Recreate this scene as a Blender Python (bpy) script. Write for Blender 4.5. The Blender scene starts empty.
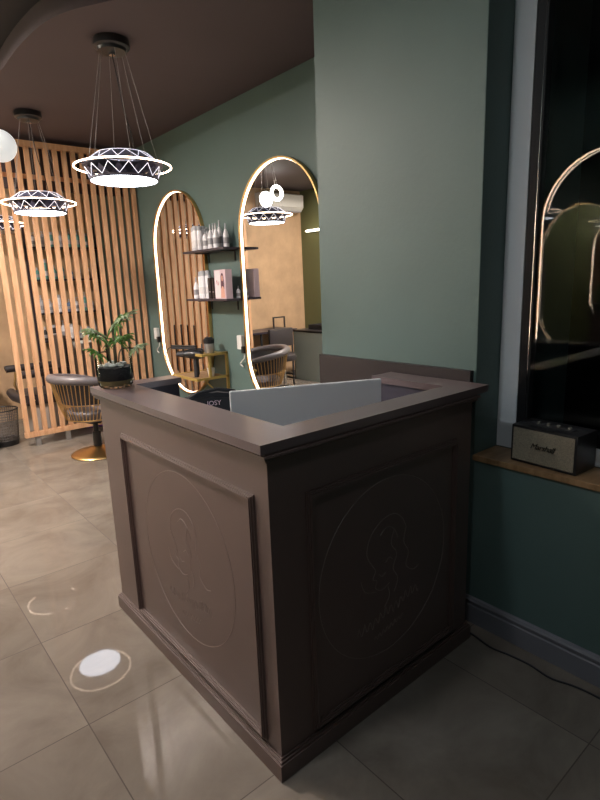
import bpy, bmesh, math, random
from mathutils import Vector, Matrix
random.seed(7)
PI = math.pi
D = bpy.data
COL = bpy.context.scene.collection

# ------------------------------------------------------------------ materials
def mat(name, col, rough=0.5, metal=0.0, spec=0.5, noise=0.0, nscale=8.0, bump=0.0, bscale=60.0, coat=0.0, emit=None, estr=0.0, coat_rough=0.1):
    m = D.materials.new(name); m.use_nodes = True
    nt = m.node_tree; b = nt.nodes['Principled BSDF']
    b.inputs['Base Color'].default_value = (*col, 1)
    b.inputs['Roughness'].default_value = rough
    b.inputs['Metallic'].default_value = metal
    b.inputs['Specular IOR Level'].default_value = spec
    b.inputs['Coat Weight'].default_value = coat
    b.inputs['Coat Roughness'].default_value = coat_rough
    tc = nt.nodes.new('ShaderNodeTexCoord')
    if noise > 0:
        n = nt.nodes.new('ShaderNodeTexNoise'); n.inputs['Scale'].default_value = nscale; n.inputs['Detail'].default_value = 5
        r = nt.nodes.new('ShaderNodeMapRange'); r.inputs['From Min'].default_value = .3; r.inputs['From Max'].default_value = .7
        r.inputs['To Min'].default_value = 1 - noise; r.inputs['To Max'].default_value = 1 + noise
        v = nt.nodes.new('ShaderNodeVectorMath'); v.operation = 'SCALE'; v.inputs[0].default_value = col
        nt.links.new(tc.outputs['Object'], n.inputs['Vector']); nt.links.new(n.outputs['Fac'], r.inputs['Value'])
        nt.links.new(r.outputs['Result'], v.inputs['Scale']); nt.links.new(v.outputs[0], b.inputs['Base Color'])
    if bump > 0:
        n2 = nt.nodes.new('ShaderNodeTexNoise'); n2.inputs['Scale'].default_value = bscale; n2.inputs['Detail'].default_value = 3
        bp = nt.nodes.new('ShaderNodeBump'); bp.inputs['Strength'].default_value = bump; bp.inputs['Distance'].default_value = .01
        nt.links.new(tc.outputs['Object'], n2.inputs['Vector']); nt.links.new(n2.outputs['Fac'], bp.inputs['Height'])
        nt.links.new(bp.outputs['Normal'], b.inputs['Normal'])
    if emit:
        b.inputs['Emission Color'].default_value = (*emit, 1); b.inputs['Emission Strength'].default_value = estr
    return m

def wood_mat(name, c1, c2, rough=.5, stretch=(14, 14, 1.2)):
    m = mat(name, c1, rough); nt = m.node_tree; b = nt.nodes['Principled BSDF']
    tc = nt.nodes.new('ShaderNodeTexCoord'); mp = nt.nodes.new('ShaderNodeMapping'); mp.inputs['Scale'].default_value = stretch
    n = nt.nodes.new('ShaderNodeTexNoise'); n.inputs['Scale'].default_value = 3; n.inputs['Detail'].default_value = 6
    cr = nt.nodes.new('ShaderNodeValToRGB'); cr.color_ramp.elements[0].color = (*c1, 1); cr.color_ramp.elements[1].color = (*c2, 1)
    cr.color_ramp.elements[0].position = .35; cr.color_ramp.elements[1].position = .65
    nt.links.new(tc.outputs['Object'], mp.inputs[0]); nt.links.new(mp.outputs[0], n.inputs['Vector'])
    nt.links.new(n.outputs['Fac'], cr.inputs[0]); nt.links.new(cr.outputs[0], b.inputs['Base Color'])
    return m

def tile_mat():
    m = mat('floor_tile', (.3, .25, .2), .16, spec=.18); nt = m.node_tree; b = nt.nodes['Principled BSDF']; L = nt.links
    tc = nt.nodes.new('ShaderNodeTexCoord'); sp = nt.nodes.new('ShaderNodeSeparateXYZ'); L.new(tc.outputs['Object'], sp.inputs[0])
    def M(op, a, bb=None):
        n = nt.nodes.new('ShaderNodeMath'); n.operation = op
        for i, v in enumerate((a, bb)):
            if v is None: continue
            if isinstance(v, (int, float)): n.inputs[i].default_value = v
            else: L.new(v, n.inputs[i])
        return n.outputs[0]
    fr = []; cell = []
    for o, off in ((sp.outputs[0], .43), (sp.outputs[1], .553)):
        t = M('DIVIDE', M('SUBTRACT', o, off), .6)
        f = M('FRACT', M('ADD', t, 20.0)); cell.append(M('FLOOR', t))
        fr.append(M('MINIMUM', f, M('SUBTRACT', 1.0, f)))
    g = M('LESS_THAN', M('MINIMUM', fr[0], fr[1]), .0032)
    cv = nt.nodes.new('ShaderNodeCombineXYZ'); L.new(cell[0], cv.inputs[0]); L.new(cell[1], cv.inputs[1])
    wn = nt.nodes.new('ShaderNodeTexWhiteNoise'); wn.noise_dimensions = '3D'; L.new(cv.outputs[0], wn.inputs['Vector'])
    ad = nt.nodes.new('ShaderNodeVectorMath'); ad.operation = 'ADD'; sc = nt.nodes.new('ShaderNodeVectorMath'); sc.operation = 'SCALE'; sc.inputs['Scale'].default_value = 9
    L.new(wn.outputs['Color'], sc.inputs[0]); L.new(sc.outputs[0], ad.inputs[0]); L.new(tc.outputs['Object'], ad.inputs[1])
    n = nt.nodes.new('ShaderNodeTexNoise'); n.inputs['Scale'].default_value = 2.6; n.inputs['Detail'].default_value = 9; n.inputs['Roughness'].default_value = .62; n.inputs['Distortion'].default_value = .7
    L.new(ad.outputs[0], n.inputs['Vector'])
    cr = nt.nodes.new('ShaderNodeValToRGB'); e = cr.color_ramp.elements
    e[0].position = .3; e[0].color = (.135, .112, .092, 1); e[1].position = .72; e[1].color = (.228, .196, .165, 1)
    L.new(n.outputs['Fac'], cr.inputs[0])
    mx = nt.nodes.new('ShaderNodeMix'); mx.data_type = 'RGBA'
    L.new(g, mx.inputs[0]); L.new(cr.outputs[0], mx.inputs[6]); mx.inputs[7].default_value = (.07, .055, .045, 1)
    L.new(mx.outputs[2], b.inputs['Base Color'])
    r = M('ADD', M('MULTIPLY', g, .5), .03); L.new(r, b.inputs['Roughness'])
    n3 = nt.nodes.new('ShaderNodeTexNoise'); n3.inputs['Scale'].default_value = 7; n3.inputs['Detail'].default_value = 2
    L.new(tc.outputs['Object'], n3.inputs['Vector'])
    bp = nt.nodes.new('ShaderNodeBump'); bp.inputs['Strength'].default_value = .02; bp.inputs['Distance'].default_value = .01
    h = M('SUBTRACT', n3.outputs['Fac'], M('MULTIPLY', g, 1.5)); L.new(h, bp.inputs['Height']); L.new(bp.outputs[0], b.inputs['Normal'])
    return m

def pane_mat(name, tint=(1, 1, 1), ior=1.45, rough=0.0):
    m = D.materials.new(name); m.use_nodes = True; nt = m.node_tree; nt.nodes.clear()
    o = nt.nodes.new('ShaderNodeOutputMaterial'); t = nt.nodes.new('ShaderNodeBsdfTransparent'); t.inputs[0].default_value = (*tint, 1)
    g = nt.nodes.new('ShaderNodeBsdfGlossy'); g.inputs['Roughness'].default_value = rough
    f = nt.nodes.new('ShaderNodeFresnel'); f.inputs[0].default_value = ior; x = nt.nodes.new('ShaderNodeMixShader')
    nt.links.new(f.outputs[0], x.inputs[0]); nt.links.new(t.outputs[0], x.inputs[1]); nt.links.new(g.outputs[0], x.inputs[2]); nt.links.new(x.outputs[0], o.inputs[0])
    return m

def emis(name, col, s):
    m = mat(name, (.8, .8, .8), .5); b = m.node_tree.nodes['Principled BSDF']
    b.inputs['Emission Color'].default_value = (*col, 1); b.inputs['Emission Strength'].default_value = s
    return m

G = {}
G['green'] = mat('green_wall_paint', (.097, .150, .139), .5, noise=.05, nscale=2.5, bump=.08, bscale=45)
G['green_shade'] = mat('green_wall_paint_shaded', (.09, .143, .132), .5, noise=.05, nscale=2.5, bump=.08, bscale=45)  # same green paint, dimness of window and entrance side put into the colour
G['olive'] = mat('olive_wall_paint', (.13, .14, .06), .6, noise=.05, nscale=2)
G['beige'] = mat('beige_decorative_plaster', (.50, .33, .195), .6, noise=.13, nscale=5, bump=.25, bscale=22)
G['ceil'] = mat('plum_brown_ceiling_paint', (.085, .062, .068), .7, noise=.04, nscale=2)
G['ceil_dark'] = mat('charcoal_ceiling_paint', (.016, .015, .017), .75)
G['floor'] = tile_mat()
G['counter'] = mat('dark_brown_counter_lacquer', (.100, .063, .055), .42, spec=.9, noise=.05, nscale=5, bump=.03, bscale=200)
G['counter_top'] = mat('dark_brown_counter_top', (.135, .10, .10), .30, noise=.06, nscale=6)
G['counter_in'] = mat('navy_brown_inner_board', (.045, .038, .052), .45)
G['engrave'] = mat('engraved_line', (.21, .165, .150), .4)
G['wood'] = wood_mat('pine_slat_wood', (.60, .32, .17), (.72, .43, .25), .45)
G['sill'] = wood_mat('oak_sill', (.22, .125, .055), (.33, .20, .10), .4, (3, 12, 3))
G['white'] = mat('white_frame_paint', (.74, .76, .78), .5)
G['base_grey'] = mat('grey_baseboard', (.16, .16, .18), .45)
G['black'] = mat('black_plastic', (.012, .012, .014), .35)
G['blackm'] = mat('black_matte', (.018, .017, .02), .6)
G['sash'] = mat('black_window_sash', (.006, .006, .008), .5)
G['gold'] = mat('brushed_gold_metal', (.72, .47, .20), .28, metal=1)
G['goldp'] = mat('gold_painted_steel', (.50, .34, .10), .35, metal=.35)
G['chrome'] = mat('chrome_metal', (.7, .7, .72), .15, metal=1)
G['steel'] = mat('grey_steel', (.35, .34, .34), .4, metal=.6)
G['mirror'] = mat('mirror_silver', (.84, .85, .84), .003, metal=1)
G['led'] = emis('warm_led', (1.0, .74, .52), 5)
G['led_near'] = emis('warm_led_near', (1.0, .78, .60), 24)
G['led_fill'] = emis('warm_led_fill', (1.0, .80, .66), 45)
G['led_ring'] = emis('lamp_ring_led', (1.0, .74, .54), 9)
G['led_line'] = emis('lamp_line_led', (.80, .80, 1.0), .6)
G['diffuser'] = emis('lamp_diffuser', (.86, .90, 1.0), 10)
G['diffuser_off'] = mat('lamp_diffuser_off', (.6, .6, .62), .4)

G['opal'] = emis('opal_lamp_glass', (.95, .97, .95), .35)
G['opal_hot'] = emis('opal_lamp_lit', (1, .98, .92), 7)
G['tube'] = emis('tube_light', (1, .86, .66), 8)
G['lampdark'] = mat('lamp_dark_metal', (.03, .028, .055), .5)
G['leather'] = mat('grey_leather', (.12, .105, .11), .38, bump=.1, bscale=120)
G['leather_d'] = mat('dark_leather', (.035, .03, .033), .4)
G['pane'] = pane_mat('window_glass', (.93, .95, .95), 1.30)
G['potglass'] = pane_mat('clear_pot_glass', (.98, .99, .985), 1.12)
G['soil'] = mat('black_soil', (.012, .011, .013), .8, bump=.6, bscale=150)
G['sand'] = mat('olive_sand', (.22, .18, .09), .9, bump=.4, bscale=300)
G['pebble'] = mat('white_pebbles', (.55, .56, .53), .6)
G['leaf'] = mat('palm_leaf_green', (.12, .25, .05), .45, noise=.35, nscale=30)
G['leaf_l'] = mat('palm_leaf_pale', (.42, .52, .30), .45, noise=.3, nscale=30)
G['stem'] = mat('palm_stem', (.10, .09, .05), .6)
G['bottle_w'] = mat('white_bottle_plastic', (.78, .76, .79), .35)
G['bottle_g'] = mat('pale_grey_bottle', (.42, .42, .45), .35)
G['label'] = mat('grey_bottle_label', (.30, .29, .31), .5)
G['shelf'] = mat('dark_purple_shelf_board', (.035, .026, .035), .4)
G['screenback'] = mat('pale_blue_grey_casing', (.72, .74, .76), .4)
G['screen_on'] = emis('monitor_screen', (.75, .85, 1), .9)
G['grille'] = mat('beige_speaker_cloth', (.26, .225, .165), .8, noise=.25, nscale=260, bump=.5, bscale=500)
G['pinkbox'] = mat('pale_pink_carton', (.62, .46, .50), .5)
G['whitebox'] = mat('white_carton', (.66, .63, .64), .5)
G['skin'] = mat('printed_skin_tone', (.62, .33, .25), .5)
G['hair'] = mat('printed_plum_hair', (.09, .03, .05), .5)
G['redp'] = mat('printed_red', (.5, .10, .12), .5)
G['teal'] = mat('teal_plastic', (.10, .28, .25), .4)
G['blue'] = mat('blue_plastic', (.08, .15, .28), .4)
G['purple'] = mat('purple_fabric', (.20, .06, .36), .7)
G['towel'] = mat('white_towel', (.65, .63, .6), .9)
G['fabric_b'] = mat('black_fabric', (.012, .012, .014), .85, bump=.2, bscale=150)
G['cabinet'] = mat('grey_green_cabinet_laminate', (.42, .50, .47), .5)
G['mesh_bin'] = mat('bin_mesh_grey', (.10, .09, .085), .5)
G['bulb_skirt'] = mat('grey_plinth_laminate', (.40, .35, .31), .5)
G['logo'] = mat('gold_logo_metal', (.05, .045, .035), .35, metal=.5)
G['knob'] = mat('pale_gold_knob', (.8, .75, .62), .25, metal=.8)

# ------------------------------------------------------------------ mesh builder
class MB:
    def __init__(s): s.bm = bmesh.new()
    def box(s, c, d, rz=0, bev=0, rot=None):
        M = Matrix.Translation(c) @ (rot.to_4x4() if rot else Matrix.Rotation(rz, 4, 'Z'))
        r = bmesh.ops.create_cube(s.bm, size=1, matrix=M @ Matrix.Diagonal((*d, 1)))
        if bev:
            ed = list({e for v in r['verts'] for e in v.link_edges})
            bmesh.ops.bevel(s.bm, geom=ed, offset=bev, segments=2, affect='EDGES', profile=.6)
        return s
    def b(s, x0, x1, y0, y1, z0, z1, bev=0): return s.box(((x0+x1)/2, (y0+y1)/2, (z0+z1)/2), (x1-x0, y1-y0, z1-z0), bev=bev)
    def ring(s, c, ax, r, n, ux=None):
        ax = Vector(ax).normalized()
        u = Vector(ux) if ux else (Vector((0, 0, 1)).cross(ax) if abs(ax.z) < .95 else Vector((1, 0, 0)))
        u = (u - ax*u.dot(ax)).normalized(); v = ax.cross(u)
        return [s.bm.verts.new(Vector(c) + (u*math.cos(2*PI*i/n) + v*math.sin(2*PI*i/n))*r) for i in range(n)]
    def bridge(s, a, b):
        n = len(a)
        for i in range(n): s.bm.faces.new((a[i], a[(i+1) % n], b[(i+1) % n], b[i]))
    def cyl(s, p0, p1, r0, r1=None, n=16, cap=True):
        r1 = r0 if r1 is None else r1; ax = Vector(p1)-Vector(p0)
        a = s.ring(p0, ax, r0, n); b = s.ring(p1, ax, r1, n); s.bridge(a, b)
        if cap: s.bm.faces.new(a[::-1]); s.bm.faces.new(b)
        return s
    def tube(s, pts, r, n=8, closed=False, rad=None):
        pts = [Vector(p) for p in pts]; N = len(pts); rings = []; pu = None
        for i, p in enumerate(pts):
            if closed: t = pts[(i+1) % N]-pts[i-1]
            else: t = pts[min(i+1, N-1)]-pts[max(i-1, 0)]
            t.normalize()
            if pu is None: pu = (Vector((0, 0, 1)) if abs(t.z) < .9 else Vector((1, 0, 0)))
            pu = (pu - t*pu.dot(t)); pu = pu.normalized() if pu.length > 1e-6 else Vector((1, 0, 0))
            rings.append(s.ring(p, t, rad[i] if rad else r, n, pu))
        for i in range(N-1): s.bridge(rings[i], rings[i+1])
        if closed: s.bridge(rings[-1], rings[0])
        else: s.bm.faces.new(rings[0][::-1]); s.bm.faces.new(rings[-1])
        return s
    def lathe(s, prof, c=(0, 0, 0), n=32, close=False):
        c = Vector(c); rs = []
        for r, z in prof:
            if r < 1e-5: rs.append([s.bm.verts.new(c+Vector((0, 0, z)))])
            else: rs.append([s.bm.verts.new(c+Vector((r*math.cos(2*PI*i/n), r*math.sin(2*PI*i/n), z))) for i in range(n)])
        pr = list(zip(rs, rs[1:])) + ([(rs[-1], rs[0])] if close else [])
        for a, b in pr:
            for i in range(n):
                j = (i+1) % n
                if len(a) == 1 and len(b) == 1: continue
                if len(a) == 1: s.bm.faces.new((a[0], b[j], b[i]))
                elif len(b) == 1: s.bm.faces.new((a[i], a[j], b[0]))
                else: s.bm.faces.new((a[i], a[j], b[j], b[i]))
        return s
    def prism(s, poly, a0, a1, axis='z'):
        def P(u, v, w): return {'z': (u, v, w), 'x': (w, u, v), 'y': (u, w, v)}[axis]
        a = [s.bm.verts.new(P(u, v, a0)) for u, v in poly]; b = [s.bm.verts.new(P(u, v, a1)) for u, v in poly]
        s.bridge(a, b); s.bm.faces.new(a[::-1]); s.bm.faces.new(b); return s
    def sph(s, c, r, sc=(1, 1, 1), seg=16):
        bmesh.ops.create_uvsphere(s.bm, u_segments=seg, v_segments=max(6, seg//2), radius=r, matrix=Matrix.Translation(c) @ Matrix.Diagonal((*sc, 1))); return s
    def build(s, name, m, parent=None, smooth=False):
        bmesh.ops.recalc_face_normals(s.bm, faces=s.bm.faces[:])
        me = D.meshes.new(name); s.bm.to_mesh(me); s.bm.free()
        me.materials.append(m)
        if smooth:
            me.shade_smooth()
            try: me.set_sharp_from_angle(angle=math.radians(40))
            except Exception: pass
        o = D.objects.new(name, me); COL.objects.link(o)
        if parent: o.parent = parent
        return o

def tag(o, label, cat, group=None, kind=None):
    if label: o['label'] = label
    if cat: o['category'] = cat
    if group: o['group'] = group
    if kind: o['kind'] = kind
    return o
def thing(name, label, cat, loc=(0, 0, 0), rz=0, group=None):
    o = D.objects.new(name, None); COL.objects.link(o); o.location = loc; o.rotation_euler = (0, 0, rz); o.empty_display_size = .05
    return tag(o, label, cat, group)
def struct(o): o['kind'] = 'structure'; return o
def copy_tree(o, parent=None):
    c = o.copy(); COL.objects.link(c)
    if parent: c.parent = parent
    for ch in list(o.children): copy_tree(ch, c)
    return c
def circ(r, n, a0=0, a1=2*PI, c=(0, 0)):
    return [(c[0]+r*math.cos(a0+(a1-a0)*i/n), c[1]+r*math.sin(a0+(a1-a0)*i/n)) for i in range(n)]

# ------------------------------------------------------------------ room
XM = 2.60      # mirror wall
XW = 1.925     # window wall / pillar face
XO = -0.90     # opposite wall (far part)
XN = -0.45     # opposite wall (near part)
YB = 7.10      # back wall
YF = -1.70     # front wall
ZC = 2.92; ZH = 3.03
struct(MB().b(-1.2, 3.0, YF-.1, YB+.1, -.1, 0).build('floor', G['floor']))
struct(MB().b(-1.2, 3.0, YF-.1, YB+.1, ZH, ZH+.1).build('ceiling', G['ceil_dark']))
# lowered ceiling panel with a curved near edge
curve = [(-.9, 5.35), (-.45, 5.33), (.1, 5.25), (.6, 5.02), (.92, 4.68), (1.04, 4.25), (1.05, 3.95), (1.055, 3.71), (1.085, 3.38), (1.15, 3.16), (1.256, 2.98), (1.40, 2.76), (1.56, 2.46), (1.71, 2.10), (1.83, 1.70), (1.924, 1.25)]
def smooth_curve(P, k=5):
    out = []
    for i in range(len(P)-1):
        p0 = P[max(i-1, 0)]; p1 = P[i]; p2 = P[i+1]; p3 = P[min(i+2, len(P)-1)]
        for j in range(k):
            t = j/k
            out.append(tuple(.5*((2*p1[a])+(-p0[a]+p2[a])*t+(2*p0[a]-5*p1[a]+4*p2[a]-p3[a])*t*t+(-p0[a]+3*p1[a]-3*p2[a]+p3[a])*t**3) for a in range(len(p1))))
    out.append(tuple(P[-1])); return out
poly = smooth_curve(curve) + [(1.924, 2.117), (2.599, 2.117), (2.599, YB), (-.9, YB)]
struct(MB().prism(poly, ZC, ZH).build('ceiling_panel', G['ceil']))
struct(MB().b(XM, XM+.15, 2.116, YB, 0, ZH).build('wall_right', G['green']))
struct(MB().b(XW, XM+.15, 1.194, 2.115, 0, ZH).build('wall_pillar', G['green']))
# wall below, above and past the window
struct(MB().b(XW, 2.15, YF, 1.193, 0, .748).build('wall_window', G['green_shade']))
struct(MB().b(XW, 2.15, YF, 1.193, 2.75, ZH).build('wall_above', G['green_shade']))
struct(MB().b(XW, 2.15, YF, -.6, .75, 2.748).build('wall_front_right', G['green_shade']))
struct(MB().b(XW+.001, 2.098, 1.1925, 1.1939, .776, 2.75).build('trim_1', G['green_shade']))  # thin sheet over the window reveal, its shade put into the green
struct(MB().b(XO-.1, XO, 3.2, YB, 0, ZH).build('wall_left', G['olive']))
struct(MB().b(XO-.1, XN, YF, 3.2, 0, ZH).build('wall_left_near', G['green']))
struct(MB().b(XO-.1, XM+.15, YB, YB+.1, 0, ZH).build('wall_back', G['beige']))
struct(MB().b(XO-.1, 2.15, YF-.1, YF, 0, ZH).build('wall_front', G['green_shade']))
# dark bulkhead over the back zone behind the screen (seen through the slats)
struct(MB().b(1.2, XM-.001, 6.0, 6.06, 2.5, ZC-.001).build('trim_2', G['ceil']))
# baseboards: stepped profile
def baseboard(name, y0, y1, x):
    prof = [(0, 0), (-.016, 0), (-.016, .082), (-.012, .088), (-.012, .094), (-.017, .098), (-.017, .106), (-.010, .116), (0, .120)]
    b = MB(); b.prism([(x+u-.0005, v) for u, v in prof], y0, y1, 'y')
    return struct(b.build(name, G['base_grey']))
baseboard('baseboard_right', YF, 2.113, XW)
baseboard('baseboard_mirror', 2.2, 7.09, XM)

# window
wn = thing('window_1', None, None, (2.10, 0, 0)); wn['kind'] = 'structure'
f = MB()
f.b(0, .05, 1.107, 1.191, .776, 2.748); f.b(0, .05, -.6, 1.107, .776, .845); f.b(0, .05, -.6, 1.107, 2.66, 2.748); f.b(0, .05, -.599, -.52, .845, 2.66)
f.build('window_frame', G['white'], wn)
f = MB()
f.b(.004, .046, 1.062, 1.1065, .846, 2.659); f.b(.004, .046, -.519, 1.062, .846, .90); f.b(.004, .046, -.519, 1.062, 2.60, 2.659); f.b(.004, .046, -.519, -.47, .9, 2.6)
f.build('window_sash', G['sash'], wn)
f = MB(); f.b(.012, .0125, -.469, 1.0615, .9005, 2.5995); f.build('pane', G['pane'], wn)
f = MB(); f.b(.043, .0435, -.469, 1.0615, .9005, 2.5995); f.build('pane', G['pane'], wn)
f = MB(); f.b(.0005, .004, 1.068, 1.0705, .9, 2.6); f.build('sash_bead', G['chrome'], wn)
sl = MB(); sl.b(1.915, 2.098, -.6, 1.192, .75, .774, bev=.003); s_ = struct(sl.build('window_sill', G['sill']))
# street outside, night
struct(MB().b(6.5, 6.7, -6, 8, -.5, 7).build('wall_outside', G['ceil_dark']))
struct(MB().b(2.16, 6.5, -6, 8, -.5, -.3).build('ground', G['ceil_dark']))

# ------------------------------------------------------------------ reception counter
c = thing('reception_counter', 'dark brown L shaped reception counter with framed panels and engraved ovals', 'reception counter')
ZT = 1.085
# top slab, one L/U outline with two short returns
top = [(.783, 1.114), (1.888, 1.114), (1.888, 1.61), (1.757, 1.61), (1.757, 1.228), (.950, 1.228), (.950, 2.285), (1.175, 2.285), (1.175, 2.392), (.783, 2.392)]
m_ = MB(); m_.prism(top, ZT-.027, ZT); m_.build('counter_top', G['counter_top'], c)
# cornice under the slab
def cornice(o, z0, z1):
    x0, y0 = .813-o, 1.130-o
    m_.b(x0, 1.80+o, y0, 1.20, z0, z1); m_.b(x0, .92, 1.20, 2.372+o, z0, z1)
m_ = MB(); cornice(.014, ZT-.033, ZT-.0272); cornice(.024, ZT-.040, ZT-.033); cornice(.010, ZT-.045, ZT-.040); cornice(.016, ZT-.052, ZT-.045); cornice(.005, ZT-.056, ZT-.052); m_.build('cornice', G['counter'], c)
m_ = MB()
m_.b(.813, 1.80, 1.130, 1.20, .0, ZT-.056); m_.b(.813, .92, 1.20, 2.372, .0, ZT-.056)
m_.build('body', G['counter'], c)
MB().b(.921, 1.165, 2.295, 2.372, 0, ZT-.0272).build('inner_board', G['counter_in'], c); MB().b(1.767, 1.80, 1.201, 1.60, 0, ZT-.0272).build('inner_board', G['counter_in'], c)
m_ = MB()
for o, z0, z1 in ((.017, 0, .058), (.012, .058, .066), (.006, .066, .074)):
    m_.b(.813-o, 1.80+o, 1.130-o, 1.129, z0, z1); m_.b(.813-o, .812, 1.129, 2.372+o, z0, z1); m_.b(1.801, 1.80+o, 1.129, 1.60, z0, z1)
m_.build('plinth', G['counter'], c)
def molding(axis, u0, u1, z0, z1, w, parent):
    # stepped picture-frame molding on face
    m = MB()
    for (o, ww, t) in ((0, w, .006), (.005, w*.62, .012), (.009, w*.28, .016)):
        a0, a1, b0, b1 = u0+o, u1-o, z0+o, z1-o
        segs = [(a0, a1, b0, b0+ww), (a0, a1, b1-ww, b1), (a0, a0+ww, b0+ww, b1-ww), (a1-ww, a1, b0+ww, b1-ww)]
        for s0, s1, t0, t1 in segs:
            if axis == 'front': m.b(s0, s1, 1.1295-t, 1.1295, t0, t1)
            else: m.b(.8125-t, .8125, s0, s1, t0, t1)
    return m.build('panel_molding', G['counter'], parent)
molding('front', .945, 1.705, .088, .905, .026, c)
molding('side', 1.198, 2.150, .088, .915, .026, c)
# engraved emblem: circle, head profile with flowing hair, script flourish
def emblem(axis, cu, cz, R, parent):
    def P(u, v):
        return (cu+u*R, 1.1300, cz+v*R) if axis == 'front' else (.8130, cu-u*R, cz+v*R)
    m = MB()
    m.tube([P(math.cos(t), math.sin(t)) for t in [2*PI*i/72 for i in range(72)]], .0012, 5, closed=True)
    strokes = [
        [(-.25, .10), (-.33, .25), (-.28, .42), (-.12, .55), (.08, .58), (.22, .50), (.30, .36)],
        [(-.25, .10), (-.20, .02), (-.24, -.06), (-.18, -.10), (-.20, -.18), (-.10, -.24), (.02, -.20)],
        [(.30, .36), (.26, .20), (.34, .05), (.30, -.10), (.42, -.20), (.52, -.18)],
        [(.10, .40), (.05, .25), (.14, .10), (.08, -.05), (.16, -.20), (.10, -.34)],
        [(-.12, .40), (-.02, .46), (.10, .40), (.16, .28)],
        [(-.42, -.02), (-.36, -.16), (-.20, -.22)],
        [(-.04, .06), (.02, .10), (.07, .06)], [(-.14, -.04), (-.10, -.08), (-.04, -.06)],
        [(.0, -.24), (.02, -.36), (-.06, -.46)],
    ]
    for st in strokes: m.tube([P(*q) for q in smooth_curve(st, 4)], .0014, 5)
    scr = [(-.48+.012*i, -.62+.055*math.sin(i*.9)*(1.3 if i % 9 < 3 else .7)+.0022*i) for i in range(84)]
    m.tube([P(*q) for q in scr], .0013, 5)
    scr = [(-.22+.011*i, -.78+.03*math.sin(i*1.1)+.002*i) for i in range(44)]
    m.tube([P(*q) for q in scr], .0011, 5)
    return m.build('engraved_emblem', G['engrave'], parent)
emblem('front', 1.31, .525, .325, c)
emblem('side', 1.665, .535, .325, c)

# desk inside the counter
dk = thing('desk', 'dark inner desk behind the reception counter under the monitor', 'desk', (1.35, 1.62, 0))
MB().b(-.425, .40, -.37, .66, .725, .75).build('desk_top', G['counter_in'], dk)
for x in (-.40, .375):
    for y in ((-.34, .63)): MB().b(x-.02, x+.02, y-.02, y+.02, 0, .7249).build('leg', G['blackm'], dk)
# monitor
mo = thing('monitor', 'pale grey computer monitor seen from behind, rising above the counter', 'monitor', (1.305, 1.522, .7505), math.radians(-24.9))
MB().b(-.298, .298, -.010, .008, .05, .372, bev=.004).build('casing', G['screenback'], mo)
MB().b(-.285, .285, .0085, .010, .085, .36).build('screen', G['screen_on'], mo)
s = MB(); s.box((0, -.035, .12), (.12, .012, .22), rot=Matrix.Rotation(math.radians(-12), 3, 'X')); s.b(-.10, .10, -.11, .07, 0, .012, bev=.002); s.build('stand', G['screenback'], mo)
# white containers by the inner side of the counter (lit by the screen)
for i, (x, y, w, h, lab) in enumerate([(.99, 1.50, .06, .16, 'low white tub on the inner desk, nearest the monitor'), (1.00, 1.62, .05, .19, 'tall white tub on the inner desk, between two lower ones'), (.99, 1.74, .07, .15, 'wide white tub on the inner desk, second from its far end'), (1.01, 1.88, .05, .17, 'white tub at the far end of the inner desk')]):
    t = thing('tub', lab, 'tub', (x, y, .7505), 0, 'white tubs on the inner desk')
    MB().lathe([(0, 0), (w*.5, 0), (w*.55, h*.8), (0, h*.8)], n=20).build('tub_body', G['bottle_w'], t, True)
    MB().lathe([(0, h*.8), (w*.58, h*.8), (w*.58, h), (0, h)], n=20).build('lid', G['bottle_g'], t, True)
# black bag on the desk
bg = thing('bag', 'black soft bag with small printed lettering, slumped behind the counter', 'bag', (1.245, 2.10, .7505), math.radians(-20))
m = MB(); pr = [(-.19, 0), (.19, 0), (.195, .16), (.17, .225), (.10, .265), (-.02, .285), (-.12, .275), (-.18, .215)]
m.prism(pr, -.055, .055, 'y'); bmesh.ops.bevel(m.bm, geom=m.bm.edges[:], offset=.02, segments=3, affect='EDGES'); m.build('bag_body', G['fabric_b'], bg, True)
m = MB(); m.tube([(-.12, -.02, .26), (-.08, -.03, .285), (.0, -.03, .296), (.08, -.03, .280), (.12, -.02, .24)], .008, 8); m.build('strap', G['fabric_b'], bg, True)

def text_mesh(body, size, depth, shear=0, font_offset=0, spacing=1):
    cu = D.curves.new('lettering', 'FONT'); cu.body = body; cu.size = size; cu.extrude = depth; cu.shear = shear; cu.offset = font_offset; cu.space_character = spacing
    cu.align_x = 'CENTER'; cu.align_y = 'CENTER'
    o = D.objects.new('tmp_text', cu); COL.objects.link(o)
    bpy.context.view_layer.update()
    dg = bpy.context.evaluated_depsgraph_get()
    me = D.meshes.new_from_object(o.evaluated_get(dg)); D.objects.remove(o); D.curves.remove(cu)
    return me
def text_obj(name, body, size, depth, m, parent, mtx, **k):
    me = text_mesh(body, size, depth, **k); me.materials.clear(); me.materials.append(m); me.transform(mtx)
    o = D.objects.new(name, me); COL.objects.link(o); o.parent = parent; return o
FRONT = Matrix.Rotation(PI/2, 4, 'X')   # text standing, reads from -Y
# two short marks on the bag top
text_obj('lettering', 'JOSY', .030, .0008, G['pinkbox'], bg, Matrix.Translation((-.02, -.0560, .238)) @ FRONT)

# backsplash board
bs = MB().b(1.900, 1.9245, 1.205, 2.113, .95, 1.127).build('backsplash_board', mat('dark_backsplash', (.024, .017, .019), .45))
tag(bs, 'dark brown board fixed along the green pillar behind the counter', 'board')

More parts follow.
